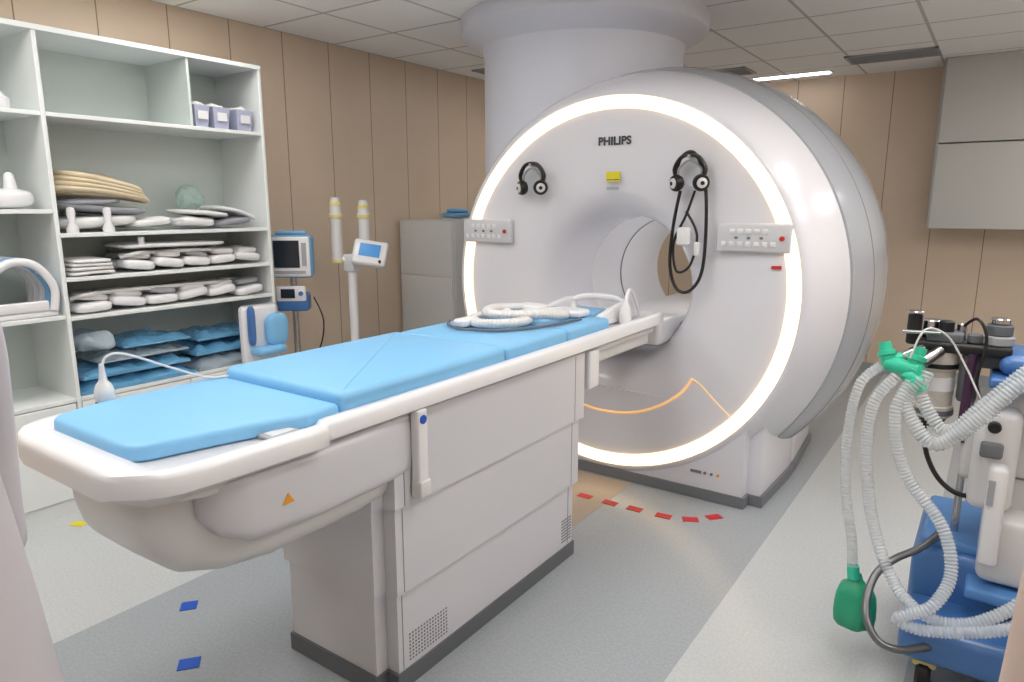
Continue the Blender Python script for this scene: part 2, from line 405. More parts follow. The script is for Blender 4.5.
def headphones(x,z,f=.92):
    q=empty('headphones',(x,3.36,z)); y=3.37
    cyl('hook',(x,3.43,z+.085*f),(x,3.34,z+.09*f),.008,MGREY,q)
    def P(l): return [(x+a*f,y+b_,z+c*f) for a,b_,c in l]
    sweep('headband',P([(-.075,0,-.02),(-.085,-.005,.03),(-.05,-.01,.085),(0,-.012,.10),(.05,-.01,.085),(.085,-.005,.03),(.075,0,-.02)]),.010,BLACK,q,sx=1.7)
    sweep('inner_band',P([(-.065,0,-.01),(-.06,-.005,.03),(0,-.012,.07),(.06,-.005,.03),(.065,0,-.01)]),.006,MGREY,q,sx=1.7)
    for s in (-1,1):
        c=Vector((x+s*.06*f,y,z-.045*f)); dd=Vector((s*.55,-.82,-.1)).normalized()
        rev('ear_cup_%d'%(s+1),[(0,-.01),(.034*f,-.01),(.044*f,.005),(.046*f,.018),(.040*f,.032),(.0,.036)],c,dd,BLACK,q,32)
        rev('ear_cap_%d'%(s+1),[(0,0),(.028*f,0),(.027*f,.006),(.020*f,.010),(0,.010)],c+dd*.034,dd,OFFW,q,24)
        cyl('ear_logo_%d'%(s+1),c+dd*.043,c+dd*.046,.010,BLACK,q)
    return q
headphones(-2.22,1.69)
q=headphones(-1.29,1.70)
sweep('cable_long',[(-1.34,3.38,1.62),(-1.37,3.385,1.45),(-1.38,3.385,1.25),(-1.34,3.385,1.13),(-1.27,3.385,1.12),(-1.21,3.385,1.22),(-1.20,3.385,1.45),(-1.22,3.385,1.68),(-1.27,3.36,1.80),(-1.34,3.36,1.77),(-1.37,3.37,1.62)],.0085,BLACK,q)
sweep('cable_short',[(-1.26,3.37,1.62),(-1.30,3.37,1.50),(-1.36,3.375,1.36),(-1.34,3.375,1.22),(-1.27,3.375,1.25),(-1.24,3.375,1.40),(-1.30,3.37,1.52)],.0065,BLACK,q)
box('cable_box',-1.34,-1.27,3.35,3.39,1.35,1.44,WHITE,q,bevel=.012)
box('cable_plug',-1.25,-1.22,3.355,3.385,1.30,1.37,WHITE,q,bevel=.008)

# ------------------------------------------------------------ patient table
TX=-1.69
p=empty('patient_table',(TX,1.95,0)); tab=p
def deckring(y,w,zt,rec,und=.085):
    pts=[(-w,zt-.05),(-w,zt-.012),(-w+.012,zt),(-w+.04,zt),(-w+.06,zt-rec),(w-.06,zt-rec),(w-.04,zt),(w-.012,zt),(w,zt-.012),(w,zt-.05),(w-.07,zt-und),(-w+.07,zt-und)]
    return [(TX+a,y,b_) for a,b_ in pts]
secs=[(.618,.19,.982,0,.05),(.622,.225,.992,0,.06),(.635,.262,.998,0,.07),(.66,.298,1.0,0,.08),(.69,.32,1.0,.0,.09),(.72,.332,1.0,.02,.09),(.80,.341,1.0,.02,.09),(1.06,.352,1.0,.02,.09),(1.10,.352,1.0,.02,.09),(1.125,.325,1.0,.02,.09),(1.15,.32,1.0,.025,.09),(2.6,.315,1.0,.025,.09),(3.28,.305,1.0,.025,.09),(3.38,.29,1.0,.02,.08),(3.42,.25,.99,.0,.07)]
loft('deck',[deckring(*s) for s in secs],WHITE,p,ang=50)
loft('deck_lower_lip',[[(TX+a,y,z) for a,z in rrect(0,.915,w,.02,.4)] for y,w in ((.70,.20),(.72,.25),(.80,.29),(1.10,.30),(1.5,.285),(3.3,.27))],OFFW,p,ang=60)
def hullring(y,cx_,hw_,z0,z1,e=.45): return [(a,y,b_) for a,b_ in rrect(cx_,(z0+z1)/2,hw_,(z1-z0)/2,e)]
loft('foot_hull',[hullring(.69,TX,.10,.86,.93),hullring(.70,TX,.15,.80,.94),hullring(.725,TX,.195,.735,.94),hullring(.78,TX,.225,.68,.94),hullring(.87,TX,.245,.65,.94),hullring(1.0,TX,.255,.635,.94),hullring(1.3,TX,.26,.64,.94),hullring(1.42,TX,.26,.66,.94)],OFFW,p,ang=60)
for s,nm in ((1,'right'),(-1,'left')):
    loft('side_fairing_'+nm,[hullring(.80,TX+s*.24,.015,.84,.92),hullring(.83,TX+s*.255,.04,.79,.925),hullring(.90,TX+s*.262,.055,.755,.93),hullring(1.1,TX+s*.262,.055,.745,.93),hullring(1.32,TX+s*.255,.05,.74,.93),hullring(1.5,TX+s*.245,.04,.74,.93)],TABW,p,ang=60)
def tier(name,hw_,y0,y1,z0,z1,m,b_=.06): return prism(name,[(TX-hw_,y0),(TX+hw_,y0),(TX+hw_,y1),(TX-hw_,y1)],z0,z1,m,p,b_)
tier('column_upper',.285,1.34,2.60,.64,.93,TABW,.05)
tier('column_middle',.272,1.35,2.58,.345,.637,TABW,.05)
tier('column_lower',.258,1.36,2.56,.06,.342,TABW,.05)
tier('column_skirt',.265,1.35,2.57,.002,.065,DGREY,.05)
tier('column_gap_upper',.266,1.36,2.57,.60,.66,SEAMM,.05)
tier('column_gap_lower',.252,1.37,2.55,.32,.36,SEAMM,.05)
for i,(h_,z0,z1) in enumerate(((.2853,.645,.925),(.2723,.35,.632),(.2583,.07,.338))):
    box('cover_joint_%d'%i,TX+h_-.002,TX+h_+.0006,1.43,1.433,z0,z1,SEAMM,p)
    box('cover_joint_far_%d'%i,TX+h_-.002,TX+h_+.0006,2.47,2.473,z0,z1,SEAMM,p)
bm=bmesh.new()
for i in range(14):
    for j in range(8):
        y=1.46+i*.014; z=.085+j*.013
        addbox(bm,TX+.2575,TX+.2592,y,y+.006,z,z+.006)
finish('vent_holes',bm,DGREY,p)
bm=bmesh.new()
for i in range(8):
    addbox(bm,TX+.2575,TX+.2592,2.42,2.50,.09+i*.014,.096+i*.014)
finish('vent_slots',bm,SEAMM,p)
box('side_latch',TX+.288,TX+.323,1.46,1.505,.67,.945,WHITE,p,bevel=.008)
box('side_latch_foot',TX+.288,TX+.330,1.458,1.507,.665,.72,OFFW,p,bevel=.006)
cyl('blue_mark',(TX+.322,1.482,.915),(TX+.326,1.482,.915),.014,BTAPE,p)
box('far_beam',TX-.25,TX+.25,2.55,3.30,.84,.93,OFFW,p,bevel=.02)
box('far_hook_right',TX+.27,TX+.30,2.57,2.66,.76,.93,WHITE,p,bevel=.01)
box('socket_frame',TX+.232,TX+.292,.975,1.065,.9805,.992,MGREY,p,bevel=.004)
box('socket_recess',TX+.244,TX+.280,.987,1.053,.990,.9935,OFFW,p)
bm=bmesh.new(); tv=[bm.verts.new(c) for c in ((TX+.3185,.975,.825),(TX+.3185,1.01,.825),(TX+.3185,.9925,.853))]; bm.faces.new(tv)
r_=bmesh.ops.extrude_face_region(bm,geom=bm.faces[:]); bmesh.ops.translate(bm,verts=[v for v in r_['geom'] if isinstance(v,bmesh.types.BMVert)],vec=(.001,0,0))
finish('warning_triangle',bm,ORANGE,p,smooth=False)
mt=empty('table_mattress',(TX,1.7,1.0))
def outline(pts,rads,n=8):
    out=[];N=len(pts)
    for i in range(N):
        P=Vector(pts[i]);A=(Vector(pts[i-1])-P).normalized();B=(Vector(pts[(i+1)%N])-P).normalized()
        r=rads[i] if isinstance(rads,(list,tuple)) else rads
        half=A.angle(B)/2; d=r/math.tan(half)
        p0=P+A*d;p1=P+B*d
        for k in range(n+1):
            t=k/n; out.append(p0*(1-t)**2+P*2*t*(1-t)+p1*t*t)
    return out
def slab(name,pts,z0,z1,rads,rb=.016):
    O=outline(pts,rads); N=len(O)
    nr=[]
    for i in range(N):
        t=(O[(i+1)%N]-O[i-1]).normalized(); nr.append(Vector((t.y,-t.x)))
    rings=[]
    for k in range(5):
        a=math.pi/2*k/4; ins=.008*(1-math.sin(a)); rings.append([(O[i].x-nr[i].x*ins,O[i].y-nr[i].y*ins,z0+.008*(1-math.cos(a))) for i in range(N)])
    for k in range(7):
        a=math.pi/2*k/6; ins=rb*(1-math.cos(a)); rings.append([(O[i].x-nr[i].x*ins,O[i].y-nr[i].y*ins,z1-rb+rb*math.sin(a)) for i in range(N)])
    return loft(name,rings,BLUEP,mt,ang=60)
def rq(x0,x1,y0,y1): return [(x0,y0),(x1,y0),(x1,y1),(x0,y1)]
slab('foot_pad',[(TX-.25,.700),(TX+.16,.700),(TX+.215,.92),(TX+.272,1.10),(TX+.272,1.212),(TX-.28,1.212),(TX-.285,.85)],.981,1.022,[.07,.07,.08,.04,.02,.02,.1],.016)
slab('leg_pad',rq(TX-.278,TX+.278,1.214,1.985),.977,1.050,.03,.024)
slab('body_pad',rq(TX-.273,TX+.273,1.987,2.43),.977,1.046,.03,.02)
slab('head_pad',rq(TX-.268,TX+.268,2.432,2.82),.977,1.044,.03,.02)
q=empty('flexible_coil',(TX-.05,2.4,1.05))
zz=1.068
sweep('thick_cable',[(TX-.20,2.62,zz),(TX-.10,2.50,zz),(TX-.16,2.36,zz),(TX-.05,2.24,zz),(TX+.08,2.30,zz+.005),(TX+.06,2.45,zz),(TX-.04,2.56,zz),(TX+.05,2.70,zz),(TX+.13,2.62,zz),(TX+.10,2.45,zz+.022),(TX-.06,2.34,zz+.024),(TX-.16,2.50,zz+.022),(TX-.14,2.74,zz)],.019,OFFW,q,sx=1.3,corr=(.016,.0012))
sweep('thin_cable',[(TX-.24,2.28,1.055),(TX-.18,2.20,1.056),(TX-.08,2.14,1.057),(TX+.02,2.16,1.056),(TX+.10,2.22,1.055),(TX+.18,2.40,1.055),(TX+.2,2.66,1.052)],.006,DGREY,q)
sell('coil_plug',(TX-.12,2.24,1.066),(.035,.05,.018),WHITE,q,e1=.5,e2=.5)
sell('coil_pod_1',(TX+.09,2.74,1.064),(.09,.06,.018),WHITE,q,e1=.5,e2=.4)
sell('coil_pod_2',(TX-.12,2.74,1.066),(.08,.06,.020),WHITE,q,e1=.5,e2=.4)
sell('coil_pod_3',(TX-.04,2.52,1.062),(.07,.06,.015),WHITE,q,e1=.5,e2=.4)
q=empty('headrest_cradle',(TX,3.05,1.0))
box('base_plate',TX-.18,TX+.18,2.86,3.28,.976,1.012,WHITE,q,bevel=.012)
for s,nm in ((1,'right'),(-1,'left')):
    loft('side_wall_'+nm,[[(TX+s*(.165+.0)+a,y,z) for a,z in rrect(0,1.0+h/2,.016,h/2,.5)] for y,h in ((2.88,.02),(2.90,.035),(3.0,.055),(3.15,.075),(3.22,.07),(3.25,.03))],WHITE,q,ang=60)
box('neck_support',TX-.10,TX+.10,2.96,3.12,1.005,1.035,BLUEL,q,bevel=.012)
sweep('cross_bar',[(TX-.16,3.2,1.05),(TX-.08,3.22,1.075),(TX+.08,3.22,1.075),(TX+.16,3.2,1.05)],.016,WHITE,q)
q=empty('patient_call_bulb',(TX+.235,3.08,1.0))
rev('bulb',[(0,0),(.026,.0),(.030,.015),(.030,.05),(.024,.08),(.016,.10),(.01,.115),(0,.118)],(TX+.225,3.06,.976),(0,0,1),WHITE,q,32)
sweep('bulb_cable',[(TX+.225,3.06,1.09),(TX+.222,3.09,1.135),(TX+.215,3.15,1.125),(TX+.21,3.22,1.05),(TX+.21,3.26,.985)],.009,WHITE,q)
q=empty('squeeze_ball',(TX+.02,2.90,1.05))
sell('ball',(TX+.02,2.905,1.040),(.028,.028,.028),WHITE,q); cyl('ball_neck',(TX+.02,2.905,1.06),(TX+.02,2.905,1.09),.012,WHITE,q)
bx,by,bz=-1.985,.865,1.0
q=empty('physiology_sensor',(bx,by,bz))
cyl('sensor_foot',(bx,by,bz),(bx,by,bz+.018),.025,BLACK,q,bev=.003)
rev('sensor_body',[(0,0),(.022,0),(.026,.010),(.025,.032),(.019,.048),(.011,.058),(.008,.08),(.006,.105),(0,.107)],(bx,by,bz+.016),(0,0,1),OFFW,q,32)
sweep('sensor_cable',[(bx,by,bz+.109),(bx+.0,by+.015,bz+.139),(bx+.01,by+.06,bz+.14),(bx+.02,by+.18,bz+.08),(bx+.04,by+.28,bz+.032),(bx+.06,by+.34,bz+.027)],.0035,OFFW,q)

# ------------------------------------------------------------ floor marks
def tape(x,y,w,l,a,m,nm):
    M=Matrix.Translation((x,y,0))@Matrix.Rotation(a,4,'Z')
    box(nm,-w/2,w/2,-l/2,l/2,.0005,.003,m,None,M=M)
for x,y,a in ((-1.69,3.10,0),(-1.54,3.10,0),(-1.40,3.107,0),(-1.245,3.115,.1),(-1.118,3.155,.5),(-1.03,3.25,.9)):
    tape(x,y,.078,.05,a,RED,'floor_tape_red')
tape(-2.457,1.288,.06,.06,.9,BTAPE,'floor_tape_blue'); tape(-2.124,1.094,.07,.06,.9,BTAPE,'floor_tape_blue')
tape(-3.58,1.37,.07,.05,.5,YEL,'floor_tape_yellow')
box('floor_warm_reflection',-1.90,-1.56,2.62,3.40,.0002,.0015,WARMREFL,None)  # thin tinted sheet standing in for a warm reflection on the floor

# ------------------------------------------------------------ shelving unit
p=empty('shelving_unit',(-3.92,1.8,0))
X0,X1=XL+.005,-3.70
Y0,YD,Y1=.75,1.49,2.68
ZT=2.352; th=.02
box('back_panel',X0,X0+.01,Y0,Y1,.0,ZT,SHELFB,p)
box('upright_mid',X0,X1,YD-th/2,YD+th/2,.0,ZT,SHELF,p,bevel=.002,seg=1)
box('upright_end',X0,X1,Y1-th,Y1,0,ZT,SHELF,p,bevel=.002,seg=1)
box('upright_start',X0,X1,Y0,Y0+th,0,ZT,SHELF,p,bevel=.002,seg=1)
box('top_board',X0,X1+.005,Y0,Y1,ZT-th,ZT+.005,SHELF,p,bevel=.002,seg=1)
for i,z in enumerate((1.977,1.415,1.20,1.008,.60)):
    box('shelf_%d'%i,X0,X1-.003,YD+th/2,Y1-th/2,z-th,z,SHELF,p,bevel=.002,seg=1)
for i,z in enumerate((1.977,1.53,1.02,.60)):
    box('shelf_side_%d'%i,X0,X1-.003,Y0+th/2,YD-th/2,z-th,z,SHELF,p,bevel=.002,seg=1)
box('cubby_divider',X0,X1-.01,2.22,2.235,1.977,ZT-th,SHELFB,p)
for i,(a,b_) in enumerate(((.77,1.11),(1.115,1.475),(1.505,2.08),(2.085,2.665))):
    box('door_%d'%i,X1-.02,X1-.002,a,b_,.09,.575,SHELF,p,bevel=.003,seg=1)
box('plinth',X0,X1-.02,Y0+.02,Y1-.02,0.0,.085,SHELF,p)
for i,(y,w) in enumerate(((2.31,.06),(2.43,.07),(2.58,.07))):
    q=empty('storage_basket',(-3.82,y,1.977))
    z=1.978; d_=.085
    r0=[(-3.82-d_*.85,y-w*.6),(-3.82+d_*.85,y-w*.6),(-3.82+d_*.85,y+w*.6),(-3.82-d_*.85,y+w*.6)]
    r1=[(-3.82-d_,y-w*.78),(-3.82+d_,y-w*.78),(-3.82+d_,y+w*.78),(-3.82-d_,y+w*.78)]
    r2=[(-3.82-d_+.006,y-w*.78+.006),(-3.82+d_-.006,y-w*.78+.006),(-3.82+d_-.006,y+w*.78-.006),(-3.82-d_+.006,y+w*.78-.006)]
    loft('tub',[[(a,b_,z) for a,b_ in r0],[(a,b_,z+.12) for a,b_ in r1],[(a,b_,z+.12) for a,b_ in r2],[(a,b_,z+.01) for a,b_ in r0]],PURP,q)
    box('label',-3.82+d_*.97,-3.82+d_+.004,y-.03,y+.03,z+.045,z+.09,WHITE,q)
    sell('contents',(-3.82,y,z+.115),(d_*.8,w*.55,.03),CLOTH,q,e1=.7,e2=.6,nz=.015,nf=20,seed=i)
q=empty('foam_strap_bundle',(-3.86,1.78,1.5))
for k in range(4):
    dz=.03*k
    sweep('loop_%d'%k,[(-3.98,1.56+.02*k,1.615+dz),(-3.80,1.55+.015*k,1.63+dz*.8),(-3.76,1.72,1.62+dz*.7),(-3.78,1.92,1.59+dz*.5),(-3.88,2.00-.02*k,1.575+dz*.4),(-4.0,1.88,1.60+dz)],.016,CREAM,q,closed=True,sx=1.5)
q=empty('grey_coil_wraps',(-3.88,1.9,1.47))
for k,(y,z,hy,hz,a) in enumerate(((1.73,1.465,.19,.032,.04),(1.76,1.53,.22,.022,-.10),(1.99,1.455,.12,.025,.08),(1.70,1.565,.15,.016,.06))):
    sell('wrap_%d'%k,(-3.90,y,z),(.16,hy,hz),GCLOTH if k in(1,3) else CLOTH,q,e1=.6,e2=.5,M=Matrix.Rotation(a,3,'X'),nz=.010,nf=6,seed=k)
q=empty('coil_stand',(-3.735,1.65,1.45))
for k in range(2):
    yy=1.57+.17*k
    rev('stand_%d'%k,[(0,0),(.028,0),(.028,.02),(.014,.05),(.020,.10),(.016,.12),(0,.125)],(-3.735,yy,1.416),(0,0,1),WHITE,q,20)
q=empty('knee_coil',(-3.86,2.35,1.46))
for k,(y,z,hy,hz,a) in enumerate(((2.24,1.455,.11,.028,.0),(2.30,1.50,.14,.014,-.12),(2.46,1.455,.12,.022,.1),(2.50,1.505,.12,.014,-.3))):
    sell('shell_%d'%k,(-3.86,y,z),(.15,hy,hz),(WHITE,CLOTH,GCLOTH,WHITE)[k],q,e1=.5,e2=.5,M=Matrix.Rotation(a,3,'X'),nz=.010,nf=7,seed=k+9)
q=empty('clear_plastic_bag',(-3.9,2.42,1.6))
sell('film',(-3.98,2.33,1.585),(.08,.075,.065),mat('green_film',rgb(196,228,222),.2,trans=.4,alpha=.5,bump=.6,bscale=20),q,nz=.03,nf=16,seed=5,nu=60,nv=30)
q=empty('folded_towels',(-3.85,1.66,1.22))
for k in range(4): sell('towel_%d'%k,(-3.84,1.64,1.215+.02*k),(.13,.11-.005*k,.011),CLOTH,q,e1=.5,e2=.25,nz=.005,nf=12,seed=k)
def bodycoil(z,y0,y1,n_,seed):
    q=empty('body_receive_coil',(-3.85,(y0+y1)/2,z))
    rnd=random.Random(seed); w=(y1-y0)/n_
    for k in range(n_):
        for j in range(2):
            sell('pod_%d_%d'%(k,j),(-3.94+j*.15+rnd.uniform(-.01,.01),y0+w*(k+.5),z+.028+rnd.uniform(0,.012)+.012*abs(math.sin(k*1.3))),(.072,w*.5,.026),WHITE,q,e1=.55,e2=.45,M=Matrix.Rotation(rnd.uniform(-.15,.15),3,'X'),nu=28,nv=12)
            sell('pod_up_%d_%d'%(k,j),(-3.95+j*.14+rnd.uniform(-.01,.01),y0+.02+w*(k+.45),z+.072+rnd.uniform(0,.012)),(.062,w*.42,.018),OFFW if (k+j)%3 else MGREY,q,e1=.55,e2=.45,M=Matrix.Rotation(rnd.uniform(-.2,.2),3,'X'),nu=28,nv=12)
    sweep('coil_cable',[(-3.78,y0,z+.08),(-3.74,y0+.08,z+.10),(-3.8,y0+.2,z+.095),(-3.76,y0+.35,z+.10),(-3.8,y1-.2,z+.09)],.011,OFFW,q)
bodycoil(1.20,1.80,2.62,5,1); bodycoil(1.008,1.54,2.62,6,2)
q=empty('folded_coil',(-3.84,2.0,1.34))
sell('upper_layer',(-3.85,2.1,1.335),(.13,.30,.014),WHITE,q,e1=.5,e2=.3,nz=.008,nf=5,seed=3)
cyl('post',(-3.74,1.90,1.335),(-3.74,1.90,1.385),.016,WHITE,q,bev=.003)
def drape(nm,y0,y1,z,hx,thick,m,seed,droop=0.0):
    q=empty(nm,(-3.88,(y0+y1)/2,z))
    nx,ny=28,56; bm=bmesh.new(); T=[];B=[]
    for i in range(nx+1):
        a=[];b_=[]
        for j in range(ny+1):
            u=i/nx;v=j/ny
            x=-4.08+hx*2*u; y=y0+(y1-y0)*v
            nn=noise.noise(Vector((x*9+seed*5,y*9,seed)))*.5+noise.noise(Vector((x*26,y*22+seed*3,seed*2)))*.22
            e_=min(1,min(u,1-u)*6)*min(1,min(v,1-v)*9)
            zt=z+thick*(.35+.65*e_)+nn*.05*(.4+.6*e_)
            zt=max(zt,z+.006)
            a.append(bm.verts.new((x+.012*nn,y+.015*nn,zt))); b_.append(bm.verts.new((x,y,z)))
        T.append(a);B.append(b_)
    for i in range(nx):
        for j in range(ny):
            bm.faces.new((T[i][j],T[i+1][j],T[i+1][j+1],T[i][j+1])); bm.faces.new((B[i][j],B[i][j+1],B[i+1][j+1],B[i+1][j]))
    for i in range(nx):
        bm.faces.new((T[i][0],B[i][0],B[i+1][0],T[i+1][0])); bm.faces.new((T[i][ny],T[i+1][ny],B[i+1][ny],B[i][ny]))
    for j in range(ny):
        bm.faces.new((T[0][j],T[0][j+1],B[0][j+1],B[0][j])); bm.faces.new((T[nx][j],B[nx][j],B[nx][j+1],T[nx][j+1]))
    finish('sheet',bm,m,q,ang=50)
drape('plastic_wrapped_drape',1.51,2.12,.602,.185,.05,BAG,1)
drape('plastic_wrapped_drape',2.14,2.63,.602,.185,.06,BAGC,2)
drape('plastic_wrapped_drape',1.53,2.10,.675,.18,.04,BAG,3)
drape('plastic_wrapped_drape',1.62,2.10,.745,.175,.03,BAGC,4)
drape('plastic_wrapped_drape',1.75,2.12,.805,.175,.03,BAG,7)
drape('plastic_wrapped_drape',2.15,2.60,.69,.17,.05,BAG,5)
drape('plastic_wrapped_drape',2.18,2.58,.77,.16,.04,BAG,6)
q=empty('clear_wrapped_roll',(-3.86,1.6,.83)); sell('roll',(-3.86,1.62,.855),(.16,.085,.05),BAGC,q,e1=.8,e2=.6,nz=.03,nf=12,seed=4,nu=60,nv=30)
q=empty('head_coil',(-3.86,1.3,1.15))
box('cradle_base',-4.0,-3.72,1.16,1.46,1.021,1.05,WHITE,q,bevel=.012)
for k in range(5):
    sweep('rib_%d'%k,[(-3.72-.065*k,1.18,1.05),(-3.72-.065*k,1.17,1.16),(-3.72-.065*k,1.23,1.26),(-3.72-.065*k,1.31,1.29),(-3.72-.065*k,1.39,1.26),(-3.72-.065*k,1.45,1.16),(-3.72-.065*k,1.44,1.05)],.015,(BLUEL if k==1 else WHITE),q,sx=1.3)
for k in range(3):
    sweep('rail_%d'%k,[(-3.72,1.21+.1*k,(1.235,1.29,1.235)[k]),(-3.98,1.21+.1*k,(1.235,1.29,1.235)[k])],.012,WHITE,q)
box('cradle_front',-3.735,-3.715,1.20,1.42,1.05,1.10,WHITE,q,bevel=.008)
q=empty('small_coil',(-3.85,1.28,1.6))
sell('dome',(-3.84,1.33,1.58),(.09,.12,.047),WHITE,q,e1=.7,e2=.7); cyl('stem',(-3.82,1.36,1.60),(-3.82,1.36,1.70),.03,WHITE,q,bev=.01,r1=.02)
q=empty('white_bottle',(-3.82,1.36,2.05)); rev('bottle_body',[(0,0),(.05,0),(.055,.01),(.055,.05),(.03,.07),(.02,.09),(0,.092)],(-3.80,1.34,1.978),(0,0,1),WHITE,q,24)
q=empty('moulded_coil_chair',(-3.62,2.42,.85))
box('back_shell',-3.66,-3.62,2.38,2.64,.56,.96,WHITE,q,bevel=.03)
sell('seat_shell',(-3.595,2.60,.80),(.035,.075,.10),BLUEP,q,e1=.6,e2=.6)
sell('upper_pad',(-3.60,2.43,.84),(.02,.02,.12),BLUED,q,e1=.5,e2=.5)
box('lower_seat',-3.63,-3.52,2.42,2.62,.66,.71,BLUEP,q,bevel=.02)
box('leg_left',-3.65,-3.61,2.42,2.45,.002,.62,WHITE,q,bevel=.008); box('leg_right',-3.65,-3.61,2.58,2.61,.002,.62,WHITE,q,bevel=.008)

# ------------------------------------------------------------ monitor on stand
px_,py_=-3.80,2.90
p=empty('patient_monitor',(px_,py_,1.2))
Mr=Matrix.Translation((px_,py_,0))@Matrix.Rotation(R(38),4,'Z')
box('housing',-.14,.14,-.05,.06,1.08,1.36,BLUEL,p,bevel=.03,M=Mr)
box('bezel',-.13,.13,-.062,-.045,1.09,1.35,WHITE,p,bevel=.012,M=Mr)
box('screen',-.10,.065,-.066,-.06,1.15,1.325,SCREEN,p,M=Mr)
box('key_strip',-.10,.10,-.066,-.06,1.11,1.13,MGREY,p,M=Mr)
box('side_keys',.08,.11,-.066,-.06,1.16,1.31,MGREY,p,M=Mr)
box('handle',-.10,.10,-.01,.03,1.36,1.385,BLUEL,p,bevel=.01,M=Mr)
box('module_blue',-.11,.10,-.05,.06,.86,.98,BLUED,p,bevel=.02,M=Mr)
box('module_front',-.10,.09,-.056,-.045,.93,1.03,WHITE,p,bevel=.01,M=Mr)
box('module_display',-.07,.02,-.060,-.055,.95,1.01,SCREEN,p,M=Mr)
cyl('module_knob',Mr@Vector((.06,-.056,.98)),Mr@Vector((.06,-.07,.98)),.015,BLUED,p)
cyl('stand_pole',(px_,py_,.05),(px_,py_,1.1),.018,CHROME,p)
for k in range(5):
    a=k*2*math.pi/5; e_=Vector((px_+.15*math.cos(a),py_+.15*math.sin(a),.06))
    cyl('stand_leg_%d'%k,(px_,py_,.09),e_,.013,MGREY,p); cyl('stand_wheel_%d'%k,e_+Vector((-.012,0,-.032)),e_+Vector((.012,0,-.032)),.026,BLACK,p)
sweep('lead',[(px_+.10,py_+.08,.95),(px_+.16,py_+.1,.80),(px_+.12,py_+.1,.62),(px_+.05,py_+.05,.5)],.005,BLACK,p)

# ------------------------------------------------------------ contrast injector
ix,iy=-3.64,3.27
p=empty('contrast_injector',(ix,iy,0))
cyl('pole',(ix,iy,.06),(ix,iy,1.16),.03,WHITE,p)
prism('foot',[(ix-.13,iy-.13),(ix+.2,iy-.13),(ix+.2,iy+.2),(ix-.13,iy+.2)],.03,.10,WHITE,p,.05)
for k,(a,b_) in enumerate(((-.1,-.1),(.17,-.1),(.17,.17),(-.1,.17))): cyl('foot_wheel_%d'%k,(ix+a-.012,iy+b_,.026),(ix+a+.012,iy+b_,.026),.025,BLACK,p)
box('yoke',-.05,.05,-.04,.04,1.10,1.22,WHITE,p,bevel=.015,M=Matrix.Translation((ix,iy,0)))
dirr=Vector((.8188,.574,0))
for s,zt in ((-1,1.60),(1,1.58)):
    c=Vector((ix,iy,0))+dirr*(.095*s)
    rev('syringe_%d'%(s+1),[(0,1.16),(.038,1.16),(.042,1.17),(.042,1.20),(.038,1.205),(.038,1.46),(.045,1.465),(.045,1.49),(.038,1.50),(.038,zt-.05),(.034,zt-.045),(.030,zt),(0,zt)],c,(0,0,1),OFFW,p,32)
    rev('syringe_band_%d'%(s+1),[(.039,1.462),(.0465,1.464),(.0465,1.485),(.039,1.487)],c,(0,0,1),PALEY,p,32)
    rev('syringe_cap_%d'%(s+1),[(.0385,zt-.052),(.040,zt-.05),(.036,zt-.03),(.032,zt-.028)],c,(0,0,1),PALEY,p,32)
    rev('syringe_base_band_%d'%(s+1),[(.038,1.165),(.0435,1.167),(.0435,1.185),(.038,1.187)],c,(0,0,1),PALEY,p,32)
cyl('cross_arm',Vector((ix,iy,1.18))-dirr*.10,Vector((ix,iy,1.18))+dirr*.13,.022,WHITE,p)
Mc=Matrix.Translation((ix+.16,iy+.02,1.23))@Matrix.Rotation(R(42),4,'Z')@Matrix.Rotation(R(-28),4,'X')@Matrix.Rotation(R(10),4,'Y')
box('console',-.115,.115,-.025,.04,-.09,.09,WHITE,p,bevel=.02,M=Mc)
box('console_screen',-.07,.07,-.030,-.024,-.035,.055,SCRB,p,M=Mc)
cyl('console_knob',Mc@Vector((.08,-.025,-.065)),Mc@Vector((.08,-.04,-.065)),.01,SCREEN,p)
p=empty('grey_metal_cabinet',(-3.8,4.7,0))
box('carcass',-4.13,-3.55,4.25,5.10,.002,1.43,GREYC,p,bevel=.008)
box('panel_upper',-4.12,-3.56,4.243,4.252,.98,1.42,GREYC,p,bevel=.003)
box('panel_lower',-4.12,-3.56,4.243,4.252,.03,.97,GREYC,p,bevel=.003)
box('front_door_a',-3.552,-3.542,4.27,4.67,.03,1.40,GREYC,p,bevel=.003)
box('front_door_b',-3.552,-3.542,4.68,5.08,.03,1.40,GREYC,p,bevel=.003)
q=empty('folded_blue_mask',(-3.65,4.5,1.45)); sell('fold_lower',(-3.64,4.4,1.465),(.09,.12,.024),BLUEL,q,e1=.6,e2=.6,nz=.010,nf=10); sell('fold_upper',(-3.64,4.42,1.503),(.07,.09,.018),BLUEP,q,e1=.6,e2=.6,nz=.010,nf=10,seed=3)

# ------------------------------------------------------------ anaesthesia machine
p=empty('anaesthesia_machine',(.2,2.7,0))
BLUE2=mat('machine_blue_light',rgb(84,136,196),.4,nscale=4,namp=.03)
box('base_front',-.13,.50,2.33,2.62,.12,.25,BLUED,p,bevel=.04)
box('base_rear',-.13,.55,2.55,3.05,.14,.42,BLUED,p,bevel=.04)
box('base_top_lid',-.11,.53,2.58,3.0,.41,.45,BLUE2,p,bevel=.015)
for k,(x,y) in enumerate(((-.05,2.41),(.42,2.42),(-.04,2.98),(.48,2.98))):
    cyl('wheel_%d'%k,(x-.022,y,.055),(x+.022,y,.055),.053,BLACK,p,bev=.01); cyl('caster_stem_%d'%k,(x,y,.08),(x,y,.16),.022,CREAM,p)
    box('caster_fork_%d'%k,x-.034,x+.034,y-.03,y+.03,.085,.115,PALEY if k==0 else MGREY,p,bevel=.01)
